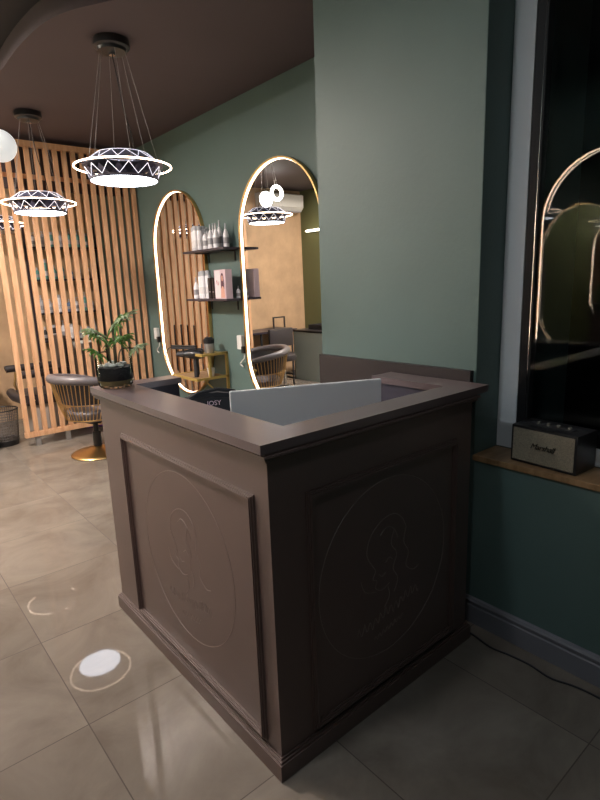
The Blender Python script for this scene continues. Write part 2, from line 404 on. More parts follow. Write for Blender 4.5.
# plant in glass pot
pl = thing('potted_palm', 'small fan palm in a round glass pot on the counter corner', 'plant', (.872, 2.312, ZT+.0005))
MB().lathe([(0, 0), (.064, 0), (.072, .010), (.078, .06), (.078, .130), (.0755, .130), (.0755, .06), (.069, .012), (0, .006)], n=40).build('glass_pot', G['potglass'], pl, True)
MB().lathe([(0, .008), (.066, .010), (.0735, .032), (0, .036)], n=32).build('sand_layer', G['sand'], pl, True)
MB().lathe([(0, .0365), (.0735, .0325), (.075, .060), (.075, .088), (0, .092)], n=32).build('soil_layer', G['soil'], pl, True)
pb = MB()
for i in range(16):
    a = random.random()*2*PI; r = random.random()**.5*.058; s = random.uniform(.010, .019)
    pb.sph((r*math.cos(a), r*math.sin(a), .088+s*.5), s, (1, .85, .65), 10)
tag(pb.build('pebbles', G['pebble'], pl, True), None, None, kind='stuff')
random.seed(11)
stems = [(-.13, .03, .27, 1), (-.055, -.05, .25, 0), (.03, .02, .30, 0), (.085, .0, .33, 1), (.10, -.05, .24, 0), (.0, .06, .22, 0), (-.09, -.02, .17, 0), (.13, .05, .18, 1)]
vx = Vector((.77, -.64, 0)); vy = Vector((.64, .77, 0))  # spread plane of the palm
for u, w, h, lt in stems:
    h *= .88; u *= .85
    tip = vx*u*.75 + vy*w + Vector((0, 0, h)); base = vx*u*.15+vy*w*.2+Vector((0, 0, .085))
    midp = base.lerp(tip, .55)+Vector((0, 0, .03))-vx*u*.25
    st = MB().tube(smooth_curve([tuple(base), tuple(midp), tuple(tip)], 4), .0035, 6, rad=None).build('stem', G['stem'], pl, True)
    lf = MB(); nl = 14
    out = (vx*u*1.2+vy*w+Vector((0, 0, .04))).normalized()
    for k in range(nl):
        a = (k/(nl-1)-.5)*PI*1.35
        side = out.cross(Vector((0, 0, 1))).normalized()
        d = (out*math.cos(a)+side*math.sin(a)*1.0+Vector((0, 0, .28*math.cos(a)+.05))).normalized()
        L = random.uniform(.06, .095)*(1.1 if h > .26 else .85); wv = d.cross(Vector((0, 0, 1))).normalized()*.0052
        pts = [tip, tip+d*L*.35+wv+Vector((0, 0, .003)), tip+d*L*.8+wv*.8-Vector((0, 0, .012)), tip+d*L-Vector((0, 0, .028)), tip+d*L*.8-wv*.8-Vector((0, 0, .012)), tip+d*L*.35-wv+Vector((0, 0, .003))]
        vs = [lf.bm.verts.new(p) for p in pts]; lo = [lf.bm.verts.new(p-Vector((0, 0, .0012))) for p in pts]
        lf.bm.faces.new(vs); lf.bm.faces.new(lo[::-1]); lf.bridge(vs, lo)
    lf.build('leaf_fan', G['leaf_l'] if lt else G['leaf'], st)

# speaker on the sill
sp = thing('speaker', 'black table speaker with beige cloth front on the wooden window sill', 'speaker', (1.952, .918, .7745), math.radians(-94))
# local: x to the right along the front, y depth away from viewer  (front faces -y local)
MB().b(-.132, .132, 0, .145, 0, .150, bev=.006).build('cabinet_body', G['black'], sp, True)
MB().b(-.122, .122, -.002, .0005, .012, .140).build('grille', G['grille'], sp)
MB().b(-.122, .122, -.003, -.001, .0115, .0145).build('trim_strip', G['knob'], sp)
text_obj('lettering', 'Marshall', .032, .0012, G['logo'], sp, Matrix.Translation((.0, -.0035, .078)) @ FRONT, shear=.35, font_offset=.0, spacing=.9)
kn = MB().b(-.10, .085, .04, .085, .1505, .152).build('control_plate', G['blackm'], sp)
for x in (-.055, -.015, .025, .068): MB().cyl((x, .062, .1525), (x, .062, .161), .007, n=14).build('knob', G['knob'], sp, True)

# cord on the floor
cd = MB(); pts = [(1.87, 1.62, .0045), (1.85, 1.30, .0045), (1.838, 1.126, .0045), (1.818, 1.02, .0045), (1.830, .94, .0045), (1.835, .858, .0045), (1.823, .773, .0045), (1.846, .693, .0045), (1.852, .608, .0045), (1.84, .45, .0045), (1.80, .2, .0045), (1.83, -.2, .0045), (1.86, -.9, .0045)]
tag(cd.tube(smooth_curve(pts, 6), .004, 8).build('power_cord', G['blackm'], None, True), 'black power cord running along the floor beside the grey baseboard', 'cord')

# ------------------------------------------------------------------ pill mirrors with LED edge
def pill(R, H, n=28):
    # outline centred, half width R, total height H, in (u,v)
    h = H/2-R
    return [(R*math.cos(PI*i/n), h+R*math.sin(PI*i/n)) for i in range(n+1)] + [(R*math.cos(PI+PI*i/n), -h+R*math.sin(PI+PI*i/n)) for i in range(n+1)]
def wall_mirror(label, y, zc, H, R, xw, side, tilt=0.0, led='led'):
    # side=-1: hangs on a wall and faces -x
    t = thing('wall_mirror', label, 'mirror', (xw+side*.004, y, zc), 0, 'pill shaped LED mirrors')
    t.rotation_euler = (0, tilt, 0)
    def loop(r, hh, x): return [(side*x, u, v) for u, v in pill(r, hh)]
    def band(m, r1, h1, x1, r2, h2, x2):
        a = [m.bm.verts.new(p) for p in loop(r1, h1, x1)]; b = [m.bm.verts.new(p) for p in loop(r2, h2, x2)]; return a, b
    # frame: closed rectangular section ring
    m = MB(); w = .013; d = .034
    rings = [[m.bm.verts.new(p) for p in loop(r, h, x)] for r, h, x in ((R, H, 0), (R, H, d), (R-w, H-2*w, d), (R-w, H-2*w, 0))]
    for i in range(4): m.bridge(rings[i], rings[(i+1) % 4])
    m.build('mirror_frame', G['gold'], t)
    m = MB(); m.prism([(u, v) for u, v in pill(R-w-.0005, H-2*w-.001)], side*.001, side*.012, 'x'); m.build('mirror_glass', G['mirror'], t)
    m = MB(); r2 = R-w-.0005; h2 = H-2*w-.001
    rings = [[m.bm.verts.new(p) for p in loop(r, h, x)] for r, h, x in ((r2, h2, .0125), (r2, h2, .022), (r2-.004, h2-.008, .022), (r2-.004, h2-.008, .0125))]
    for i in range(4): m.bridge(rings[i], rings[(i+1) % 4])
    m.build('led_strip', G[led], t)
    return t
wall_mirror('tall pill shaped LED mirror beside the green pillar, reflecting the pendant lamp', 3.285, 1.42, 1.95, .50, XM, -1, math.radians(-.35))
wall_mirror('tall pill shaped LED mirror next to the slatted screen, farther from the counter', 4.86, 1.42, 1.95, .51, XM, -1, 0)
wall_mirror('tall pill shaped LED mirror on the opposite wall, seen in the window glass', 1.80, 1.45, 2.0, .52, XN, 1, 0, 'led_near')
wall_mirror('added tall LED fill mirror on the olive wall across from the slatted screen', 4.0, 1.45, 2.0, .52, XO, 1, 0, 'led_fill')  # out of view, added so its strong strip lights the upright surfaces

# LED drivers with dangling plug on the wall
for y, z, lab in ((5.50, 1.02, 'small white switch box on the green wall left of the farther mirror'), (3.875, 1.02, 'small white switch box on the green wall left of the nearer mirror')):
    t = thing('switch_box', lab, 'switch', (XM-.001, y, z), 0)
    MB().b(-.035, 0, -.035, .035, -.06, .06, bev=.005).build('box_body', G['towel'], t)
    MB().b(-.045, -.002, -.075, -.038, -.09, -.03, bev=.004).build('socket', G['black'], t)
    MB().tube(smooth_curve([(-.02, -.05, -.09), (-.03, -.06, -.13), (-.03, -.02, -.16), (-.02, .02, -.19), (-.02, -.02, -.21)], 4), .006, 6).build('cable', G['towel'], t, True)

# ------------------------------------------------------------------ wall shelves and bottles
def wall_shelf(z, lab):
    t = thing('wall_shelf', lab, 'shelf', (XM-.001, 3.787, z), 0, 'dark shelves between the mirrors')
    MB().b(-.19, 0, 0, .67, -.018, 0).build('shelf_board', G['shelf'], t)
    for y in (.12, .54):
        m = MB(); m.b(-.14, 0, y-.006, y+.006, -.026, -.0182); m.b(-.006, 0, y-.006, y+.006, -.10, -.026); m.build('bracket', G['blackm'], t)
wall_shelf(1.805, 'upper dark wall shelf between the two mirrors, crowded with bottles')
wall_shelf(1.395, 'lower dark wall shelf between the two mirrors, with bottles and a picture carton')
def bottle(kind, label, loc, h, r, group, m=None, name='bottle'):
    t = thing(name, label, 'bottle', loc, random.uniform(0, 6), group)
    m = m or G['bottle_w']
    if kind == 'tube':
        MB().lathe([(0, 0), (r*.9, 0), (r, .01), (r, h*.78), (r*.9, h*.82), (0, h*.82)], n=20).build('bottle_body', m, t, True)
        MB().lathe([(0, h*.82), (r*.92, h*.82), (r*.92, h), (0, h)], n=20).build('cap', G['bottle_g'], t, True)
    elif kind == 'pump':
        MB().lathe([(0, 0), (r*.95, 0), (r, .01), (r, h*.58), (r*.8, h*.68), (r*.35, h*.74), (0, h*.74)], n=20).build('bottle_body', m, t, True)
        q = MB().lathe([(0, h*.74), (r*.38, h*.74), (r*.38, h*.84), (r*.14, h*.85), (r*.14, h*.95), (r*.3, h*.95), (r*.3, h), (0, h)], n=14); q.b(0, r*1.1, -.004, .004, h*.955, h*.985); q.build('pump', G['bottle_g'], t, True)
    else:
        MB().lathe([(0, 0), (r*.95, 0), (r, .01), (r, h*.5), (r*.55, h*.68), (r*.3, h*.76), (0, h*.76)], n=20).build('bottle_body', m, t, True)
        MB().lathe([(0, h*.76), (r*.34, h*.76), (r*.26, h*.98), (0, h)], n=14).build('nozzle', G['bottle_g'], t, True)
    MB().lathe([(r*1.01, h*.18), (r*1.01, h*.42)], n=20).build('label_band', G['label'] if kind != 'tube' else G['whitebox'], t, True)
    return t
up = [('tube', 2.50, 4.395, .205, .026), ('tube', 2.535, 4.335, .215, .026), ('tube', 2.47, 4.31, .21, .027), ('tube', 2.51, 4.255, .205, .025), ('tube', 2.46, 4.225, .20, .025), ('pump', 2.50, 4.165, .185, .026), ('pump', 2.455, 4.125, .17, .026), ('nozzle', 2.51, 4.085, .215, .028), ('nozzle', 2.455, 4.045, .20, .027), ('nozzle', 2.515, 3.995, .23, .028), ('nozzle', 2.46, 3.965, .20, .027), ('nozzle', 2.53, 3.925, .20, .025)]
ordn = ['first', 'second', 'third', 'fourth', 'fifth', 'sixth', 'seventh', 'eighth', 'ninth', 'tenth', 'eleventh', 'twelfth']
kn_ = {'tube': 'white straight capped bottle', 'pump': 'white pump bottle', 'nozzle': 'white bottle with a pointed nozzle'}
for i, (k, x, y, h, r) in enumerate(up):
    bottle(k, '%s on the upper wall shelf, %s from the left' % (kn_[k], ordn[i]), (x, y, 1.8055), h, r, 'bottles on the upper wall shelf')
lo = [('nozzle', 2.49, 4.405, .19, .026), ('tube', 2.50, 4.330, .235, .025), ('tube', 2.49, 4.27, .24, .026), ('tube', 2.50, 4.205, .24, .027)]
for i, (k, x, y, h, r) in enumerate(lo):
    bottle(k, '%s on the lower wall shelf, %s from the left' % (kn_[k], ordn[i]), (x, y, 1.3955), h, r, 'bottles on the lower wall shelf')
for i, (y, h, w, lab) in enumerate(((4.125, .175, .045, 'black carton beside the white bottles on the lower wall shelf'), (4.068, .17, .035, 'narrow black carton touching the picture carton on the lower wall shelf'))):
    t = thing('carton', lab, 'box', (2.49, y, 1.3955), 0, 'dark cartons on the lower wall shelf')
    MB().b(-.03, .03, -w/2, w/2, 0, h).build('carton_body', G['black'], t)
    MB().b(-.0306, -.0301, -w*.35, w*.35, h*.3, h*.36).build('printed_line', G['label'], t)
bx = thing('picture_carton', 'pink and white carton printed with a portrait on the lower wall shelf', 'box', (2.45, 3.90, 1.3955), math.radians(-8))
MB().b(-.02, .04, -.108, .112, 0, .235).build('carton_body', G['pinkbox'], bx)
MB().b(-.0206, -.0201, -.005, .100, .008, .228).build('white_panel', G['whitebox'], bx)
m = MB(); m.prism([( -.078, .03), (-.020, .03), (-.018, .12), (-.022, .18), (-.035, .205), (-.062, .205), (-.075, .18), (-.080, .12)], -.0218, -.0207, 'x'); m.build('printed_hair', G['hair'], bx)
m = MB(); m.prism([(-.050+.017*math.cos(a), .165+.024*math.sin(a)) for a in [2*PI*i/16 for i in range(16)]], -.0228, -.0219, 'x'); m.build('printed_face', G['skin'], bx)
m = MB(); m.prism([(-.090, .008), (-.010, .008), (-.018, .075), (-.04, .10), (-.062, .10), (-.082, .075)], -.0228, -.0219, 'x'); m.build('printed_shirt', G['skin'], bx)
m = MB(); m.tube(smooth_curve([(-.0212, .08, .12), (-.0212, .06, .15), (-.0212, .04, .11), (-.0212, .02, .14)], 5), .002, 5); m.build('printed_script', G['redp'], bx)
bottle('pump', 'small white bottle to the right of the picture carton on the lower wall shelf', (2.545, 3.812, 1.3955), .10, .018, 'bottles on the lower wall shelf')

# ------------------------------------------------------------------ gold console and styling tools
cs = thing('console', 'stepped gold metal console fixed to the green wall under the farther mirror', 'console', (XM-.001, 4.12, 0))
q = .022
def bar(p0, p1):
    (x0, y0, z0), (x1, y1, z1) = p0, p1
    return (min(x0, x1), max(x0, x1)+q, min(y0, y1), max(y0, y1)+q, min(z0, z1), max(z0, z1)+q)
m = MB()
for p0, p1 in (((-.33, 0, .69), (-.022, 0, .69)), ((-.33, .44, .69), (-.05, .44, .69)), ((-.33, .022, .69), (-.33, .418, .69))): m.b(*bar(p0, p1))
m.build('lower_frame', G['goldp'], cs)
MB().b(-.308, -.022, .022, .44, .698, .706).build('lower_shelf', G['sill'], cs)
m = MB()
for p0, p1 in (((-.27, 0, .90), (-.022, 0, .90)), ((-.27, .022, .90), (-.27, .22, .90)), ((-.27, .242, .90), (-.05, .242, .90))): m.b(*bar(p0, p1))
m.build('upper_frame', G['goldp'], cs)
MB().b(-.248, -.022, .022, .24, .908, .916).build('upper_shelf', G['goldp'], cs)
for x, z0, z1 in ((-.022, 0, .922), (-.20, .713, .899)): MB().b(x, x+q, 0, q, z0, z1).build('post', G['goldp'], cs)
m = MB().tube([(-.25, .01, .69), (-.02, .01, .45)], .006, 6); m.build('brace', G['goldp'], cs)
# black jar on upper shelf
t = thing('jar', 'dark round jar on the upper shelf of the gold console', 'jar', (2.47, 4.22, .9165))
MB().lathe([(0, 0), (.04, 0), (.045, .01), (.045, .085), (0, .085)], n=24).build('jar_body', G['steel'], t, True)
MB().lathe([(.0, .0855), (.048, .0855), (.05, .12), (.03, .14), (0, .142)], n=24).build('lid', G['black'], t, True)
# hair dryer standing in holder
def dryer(label, loc, rz, tilt=0):
    t = thing('hair_dryer', label, 'hair dryer', loc, rz, 'black hair dryers on the console')
    MB().cyl((0, 0, 0), (0, 0, .17), .022, .020, 16).build('handle', G['blackm'], t, True)
    o = MB().lathe([(0, -.075), (.030, -.07), (.040, -.05), (.042, .02), (.034, .06), (.026, .10), (.0, .10)], n=24).build('barrel', G['black'], t, True)
    o.rotation_euler = (0, -PI/2, 0); o.location = (0, 0, .205)
    n_ = MB().lathe([(.020, 0), (.026, .005), (.018, .07), (.012, .07)], n=20).build('nozzle', G['blackm'], t, True); n_.rotation_euler = (0, -PI/2, 0); n_.location = (-.10, 0, .205)
    return t
dryer('black hair dryer standing on the lower shelf of the gold console, nozzle pointing left', (2.35, 4.27, .7065), math.radians(-50))
dryer('second black hair dryer half hidden behind the front one on the gold console', (2.42, 4.38, .7065), math.radians(-30))
t = thing('flat_iron', 'long black hair straightener resting on top of the front hair dryer', 'hair straightener', (2.30, 4.38, .968), math.radians(115))
m = MB(); m.b(-.14, .13, -.013, .013, .008, .024, bev=.004); m.build('upper_arm', G['black'], t)
m = MB(); m.b(-.14, .13, -.013, .013, -.012, .006, bev=.004); m.build('lower_arm', G['blackm'], t)
m = MB().tube(smooth_curve([(.13, 0, .0), (.17, 0, -.01), (.19, .02, -.06), (.17, .04, -.12)], 4), .004, 6); m.build('cable', G['black'], t, True)
t = thing('cup', 'small white cup on the lower shelf of the gold console', 'cup', (2.46, 4.20, .7065))
MB().lathe([(0, 0), (.026, 0), (.034, .075), (.031, .075), (.024, .006), (0, .006)], n=24).build('cup_body', G['towel'], t, True)

# ------------------------------------------------------------------ slatted screen
sc = thing('slat_screen', 'tall screen of upright pine slats standing on short metal feet', 'room divider', (0, 5.71, 0))
m = MB(); N = 17; x0 = 1.195; pitch = (2.578-x0-.04)/(N-1)
for i in range(N):
    x = x0+i*pitch
    m.b(x, x+.040, -.022, .022, .145, 2.825)
m.build('slat_panel', G['wood'], sc)
MB().b(1.190, 2.585, -.028, .026, .095, .1448).build('bottom_rail', G['wood'], sc)
MB().b(1.190, 2.585, -.028, .026, 2.8252, 2.875).build('top_rail', G['wood'], sc)
for z in (2.55,): MB().b(1.20, 2.58, .0225, .045, z, z+.04).build('rear_rail', G['wood'], sc)
for x in (1.28, 1.57, 1.86, 2.15, 2.44): MB().b(x, x+.045, -.02, .02, 0, .0948).build('foot', G['steel'], sc)

# ------------------------------------------------------------------ tub barber chair
def tub_chair(label, loc, rz):
    t = thing('barber_chair', label, 'chair', loc, rz, 'tub chairs with gold wire baskets')
    MB().lathe([(0, 0), (.235, 0), (.245, .008), (.240, .016), (.20, .030), (.10, .052), (.045, .075), (0, .078)], n=48).build('base', G['gold'], t, True)
    m = MB().cyl((0, 0, .0785), (0, 0, .22), .038, n=20); m.cyl((0, 0, .22), (0, 0, .34), .024, n=20); m.b(-.06, .06, -.05, .05, .30, .345); m.build('column', G['black'], t, True)
    lv = MB().tube([(0, -.03, .30), (0, -.12, .30), (.0, -.18, .28)], .006, 8).build('lever', G['black'], t, True)
    MB().lathe([(0, .346), (.20, .346), (.215, .36), (.235, .40), (.235, .43), (.21, .455), (.10, .462), (0, .463)], n=40).build('seat', G['leather'], t, True)
    # rim: open horseshoe, low at the front (+x)
    A0, A1 = math.radians(48), math.radians(312); n = 40; P = []; R_ = []
    for i in range(n+1):
        a = A0+(A1-A0)*i/n; s_ = math.sin(PI*i/n)
        P.append((.335*math.cos(a)*.98, .335*math.sin(a), .655+.10*s_**.8)); R_.append(.026+.014*s_)
    MB().tube(P, .03, 12, rad=R_).build('rim', G['leather'], t, True)
    # back lining
    m = MB(); a_ = []; b_ = []
    for i in range(n+1):
        a = A0+(A1-A0)*i/n; s_ = math.sin(PI*i/n)
        a_.append(((.318*math.cos(a)), (.318*math.sin(a)), .64+.10*s_**.8)); b_.append((.262*math.cos(a), .262*math.sin(a), .52))
    for off in (0, -.012):
        pass
    va = [m.bm.verts.new(p) for p in a_]; vb = [m.bm.verts.new(p) for p in b_]
    vc = [m.bm.verts.new((p[0]*.96, p[1]*.96, p[2])) for p in a_]; vd = [m.bm.verts.new((p[0]*.95, p[1]*.95, p[2])) for p in b_]
    for L1, L2 in ((va, vb), (vb, vd), (vd, vc), (vc, va)):
        for i in range(n): m.bm.faces.new((L1[i], L1[i+1], L2[i+1], L2[i]))
    m.bm.faces.new((va[0], vb[0], vd[0], vc[0])); m.bm.faces.new((va[n], vb[n], vd[n], vc[n]))
    m.build('back_pad', G['leather_d'], t, True)
    m = MB()
    for i in range(n+1):
        if i % 1: continue
        a = A0+(A1-A0)*i/n; s_ = math.sin(PI*i/n)
        m.tube([(.337*math.cos(a+.05), .337*math.sin(a+.05), .65+.09*s_), (.30*math.cos(a), .30*math.sin(a), .52), (.245*math.cos(a-.08), .245*math.sin(a-.08), .37)], .0038, 6)
    m.tube([(.30*math.cos(A0+(A1-A0)*i/n), .30*math.sin(A0+(A1-A0)*i/n), .52) for i in range(n+1)], .0038, 6)
    m.tube([(.245*math.cos(2*PI*i/n), .245*math.sin(2*PI*i/n), .37) for i in range(n)], .006, 6, closed=True)
    m.build('wire_basket', G['gold'], t, True)
    return t
tub_chair('grey padded tub chair with gold wire basket and gold disc base by the slatted screen', (1.64, 4.97, 0), math.radians(20))

# ------------------------------------------------------------------ pendant lamps
def pendant(label, loc, lit=True):
    x, y, z = loc
    t = thing('pendant_lamp', label, 'lamp', (x, y, z), 0, 'ring pendant lamps in a row')
    hc = ZC-z
    cn = MB().lathe([(0, hc-.002), (.100, hc-.002), (.103, hc-.01), (.103, hc-.042), (.085, hc-.050), (.080, hc-.066), (.0, hc-.07)], n=40).build('canopy', G['black'], t, True)
    MB().cyl((0, 0, hc-.0705), (0, 0, hc-.082), .018, n=12).build('cable_gland', G['chrome'], cn, True)
    for i in range(6):
        a = 2*PI*i/6+.35
        MB().tube([(.075*math.cos(a), .075*math.sin(a), hc-.066), (.212*math.cos(a), .212*math.sin(a), .022)], .0013, 5).build('suspension_wire', G['steel'], t)
    MB().tube(smooth_curve([(0, 0, hc-.082), (.012, -.01, hc-.2), (.03, -.015, hc-.36), (.07, 0, hc-.5), (.09, .02, .068)], 5), .0032, 6).build('power_cable', G['black'], t, True)
    # upper shade cone, solid dark
    MB().lathe([(.168, .078), (.235, .024), (.262, .016), (.262, .006), (.23, .006), (.228, .018), (.162, .070)], n=60, close=True).build('upper_shade', G['lampdark'], t, True)
    # glowing outer ring
    MB().tube([(.315*math.cos(2*PI*i/64), .315*math.sin(2*PI*i/64), 0) for i in range(64)], .0052, 8, closed=True).build('led_ring', G['led_ring'], t, True)
    m = MB()
    for i in range(6):
        a = 2*PI*i/6; m.tube([(.255*math.cos(a), .255*math.sin(a), .008), (.309*math.cos(a), .309*math.sin(a), .0)], .004, 6)
    m.build('ring_arm', G['lampdark'], t)
    m = MB(); nz = 12
    def ZZ(ra, za, rb, zb, ph=0):
        for i in range(nz):
            a = 2*PI*i/nz+ph; b = a+PI/nz; c2 = a+2*PI/nz
            p = (ra*math.cos(a), ra*math.sin(a), za); q_ = (rb*math.cos(b), rb*math.sin(b), zb); r_ = (ra*math.cos(c2), ra*math.sin(c2), za)
            m.tube([p, q_], .0024, 5); m.tube([q_, r_], .0024, 5)
    ZZ(.243, .026, .172, .083); ZZ(.248, -.006, .224, -.074, PI/nz)
    m.tube([(.168*math.cos(2*PI*i/48), .168*math.sin(2*PI*i/48), .084) for i in range(48)], .002, 5, closed=True)
    m.build('zigzag_led', G['led_line'], t)
    m = MB()
    for i in range(nz):
        b = 2*PI*i/nz+PI/nz
        tri = []
        for a, r, z_ in ((b-PI/nz*.92+PI/nz, .222, -.072), (b+PI/nz*.92+PI/nz, .222, -.072), (b+PI/nz, .246, -.012)):
            tri.append((r, a, z_))
        o_ = [m.bm.verts.new((r*math.cos(a), r*math.sin(a), z_)) for r, a, z_ in tri]; i_ = [m.bm.verts.new(((r-.004)*math.cos(a), (r-.004)*math.sin(a), z_)) for r, a, z_ in tri]
        m.bm.faces.new(o_); m.bm.faces.new(i_[::-1]); m.bridge(o_, i_)
    m.build('lower_shade', G['lampdark'], t)
    MB().lathe([(.226, -.076), (.226, -.088), (.219, -.092), (.217, -.086), (.217, -.074)], n=60, close=True).build('lower_rim', G['lampdark'], t, True)
    MB().lathe([(0, -.078), (.217, -.078), (.217, -.0838), (0, -.0838)], n=60).build('light_stop_plate', G['lampdark'], t, True)  # unseen dark plate, added to keep diffuser light out of the shade
    MB().lathe([(0, -.084), (.216, -.084), (.216, -.090), (0, -.094)], n=60).build('diffuser', G['diffuser' if lit else 'diffuser_off'], t, True)
    for ch in t.children:
        if ch.name.split('.')[0] in ('upper_shade', 'led_ring', 'ring_arm', 'zigzag_led', 'lower_shade', 'lower_rim', 'diffuser', 'light_stop_plate'): ch.data.transform(Matrix.Diagonal((.9, .9, .88, 1)))
    return t
pendant('ring pendant lamp with glowing zigzag shade nearest the counter', (1.455, 3.35, 2.225))
pendant('ring pendant lamp with glowing zigzag shade in front of the slatted screen', (1.405, 4.98, 2.225))
pendant('ring pendant lamp glowing behind the slatted screen', (1.42, 6.62, 2.225), False)

def fill_spot(label, x, y, zc, power, col=(1, .88, .79)):  # unseen fill lamps, added in the ceiling to brighten the room
    G['fill_glow'] = emis('fill_spot_lens', col, power)
    t = thing('added_fill_spot', label, 'lamp', (x, y, zc), 0, 'added ceiling fill spots on the left side')
    MB().lathe([(.125, 0), (.145, 0), (.145, -.008), (.125, -.014)], n=40, close=True).build('trim_ring', G['black'], t, True)
    MB().lathe([(0, -.004), (.124, -.004), (.124, -.008), (0, -.008)], n=40).build('lens', G['fill_glow'], t, True)
fill_spot('added ceiling fill spot nearest the entrance', -.20, .20, ZH-.0005, 36, (.88, .93, 1))
fill_spot('added ceiling fill spot beside the reception counter', -.15, 1.35, ZH-.0005, 58, (.86, .93, 1))
fill_spot('added ceiling fill spot above the middle of the left aisle', -.15, 3.00, ZH-.0005, 90)
fill_spot('added ceiling fill spot second farthest from the entrance', -.15, 4.50, ZH-.0005, 800)
fill_spot('added ceiling fill spot farthest from the entrance', -.45, 5.90, ZC-.0005, 90)

# round opal pendant at the left edge
t = thing('globe_lamp', 'white round globe lamp hanging at the left edge of the photo', 'lamp', (.825, 3.52, 2.305))
MB().sph((0, 0, 0), .085, (1, 1, 1), 32).build('globe', G['opal'], t, True)
MB().tube([(0, 0, .0845), (0, 0, ZH-2.315-.021)], .003, 6).build('cable', G['black'], t, True)
MB().lathe([(0, ZH-2.315-.02), (.05, ZH-2.315-.02), (.05, ZH-2.315-.001), (0, ZH-2.315-.001)], n=24).build('canopy', G['black'], t, True)
# disc and ring wall lamps (seen in mirror)
t = thing('disc_lamp', 'round white disc lamp beside a ring lamp, seen in the mirror', 'lamp', (.50, 6.15, 2.60))
MB().cyl((0, 0, 0), (0, .03, 0), .10, n=40).build('disc', G['opal_hot'], t, True)
MB().tube([(0, .015, .1), (0, .015, ZC-2.60-.001)], .003, 6).build('rod', G['black'], t, True)
t = thing('ring_lamp', 'round white ring lamp overlapping the disc lamp, seen in the mirror', 'lamp', (.36, 6.10, 2.68))
MB().tube([(.085*math.cos(2*PI*i/40), 0, .085*math.sin(2*PI*i/40)) for i in range(40)], .022, 10, closed=True).build('ring', G['opal_hot'], t, True)
MB().tube([(0, 0, .105), (0, 0, ZC-2.68-.001)], .003, 6).build('rod', G['black'], t, True)

# ------------------------------------------------------------------ far room furniture (mirror view)
ac = thing('air_conditioner', 'white wall air conditioner high on the beige wall, seen in the mirror', 'air conditioner', (-.40, YB-.001, 2.58))
m = MB(); m.prism([(-.0, 0), (-.14, .0), (-.20, .06), (-.205, .24), (-.17, .26), (0, .26)], -.40, .40, 'x'); m.build('housing', G['towel'], ac)
MB().b(-.36, .36, -.19, -.06, -.012, -.001).build('vent_flap', G['label'], ac)
tl = thing('tube_light', 'short glowing tube light on the olive wall, seen in the mirror', 'lamp', (XO+.001, 6.62, 2.28))
MB().b(0, .03, -.28, .28, -.02, .02).build('bracket', G['white'], tl)
MB().tube([(.045, -.30, 0), (.045, .30, 0)], .014, 12).build('tube', G['tube'], tl, True)
t = thing('light_switch', 'small black light switch on the olive wall, seen in the mirror', 'switch', (XO+.001, 6.35, 1.25))
MB().b(0, .008, -.04, .04, -.055, .055, bev=.002).build('plate', G['black'], t); MB().b(.0082, .012, -.025, .025, -.035, .035).build('rocker', G['blackm'], t)
cb = thing('cabinet', 'low grey green cabinet with black top, seen in the mirror', 'cabinet', (XO+.002, 6.10, 0))
MB().b(0, .78, -.36, .36, 0, .74).build('body', G['cabinet'], cb); MB().b(0, .80, -.375, .375, .7402, .765).build('cabinet_top', G['black'], cb)
t = thing('tray', 'black wire tray lying on the grey green cabinet', 'tray', (-.42, 6.12, .7655))
m = MB(); m.b(-.14, .14, -.18, .18, 0, .012)
for x in (-.14, .13): m.b(x, x+.01, -.18, .18, .012, .07)
for y in (-.18, .17): m.b(-.13, .13, y, y+.01, .012, .07)
m.build('tray_body', G['blackm'], t)
t = thing('towel_stack', 'folded white towels at the end of the grey green cabinet', 'towel', (-.42, 5.86, .7655))
for k in range(3): MB().b(-.10, .10, -.06, .06, k*.03, k*.03+.028, bev=.008).build('towel_fold', G['towel'], t, True)
# long dark manicure desk on the beige wall
md = thing('long_desk', 'long dark desk with frame legs along the beige wall, seen in the mirror', 'desk', (.35, 6.82, 0))
MB().b(-.62, .72, -.26, .26, .74, .77).build('desk_top', G['shelf'], md)
for x in (-.60, .05, .69):
    m = MB()
    m.b(x, x+.025, -.24, -.215, 0, .7398); m.b(x, x+.025, .215, .24, 0, .7398); m.b(x, x+.025, -.215, .215, .02, .045); m.build('leg_frame', G['blackm'], md)
for x, lab in ((-.28, 'black open frame rack on the long desk near the cabinet'), (.68, 'black open frame rack on the long desk near the screen')):
    t = thing('desk_rack', lab, 'rack', (x+.1, 6.9, .7705))
    m = MB(); m.b(-.12, -.10, -.01, .01, 0, .16); m.b(.10, .12, -.01, .01, 0, .16); m.b(-.12, .12, -.01, .01, .16, .18); m.build('rack_frame', G['blackm'], t)
def side_chair(label, loc, rz):
    t = thing('side_chair', label, 'chair', loc, rz, 'dark chairs at the long desk')
    MB().b(-.22, .22, -.22, .22, .43, .49, bev=.02).build('seat', G['leather_d'], t, True)
    m = MB(); m.box((0, -.20, .72), (.40, .05, .26), bev=.02); m.build('backrest', G['leather_d'], t, True)
    for x in (-.2, .18):
        MB().b(x, x+.02, -.21, -.19, 0, .60).build('leg', G['blackm'], t); MB().b(x, x+.02, .18, .20, 0, .4295).build('leg', G['blackm'], t)
side_chair('dark padded chair at the long dark desk, seen in the mirror', (.40, 6.30, 0), math.radians(6))
st = thing('rolling_stool', 'dark rolling stool on five casters in front of the cabinet, seen in the mirror', 'stool', (.68, 5.72, 0))
MB().lathe([(0, .46), (.16, .46), (.17, .49), (.16, .53), (0, .535)], n=32).build('seat', G['leather_d'], st, True)
MB().cyl((0, 0, .08), (0, 0, .4595), .02, n=14).build('column', G['chrome'], st, True)
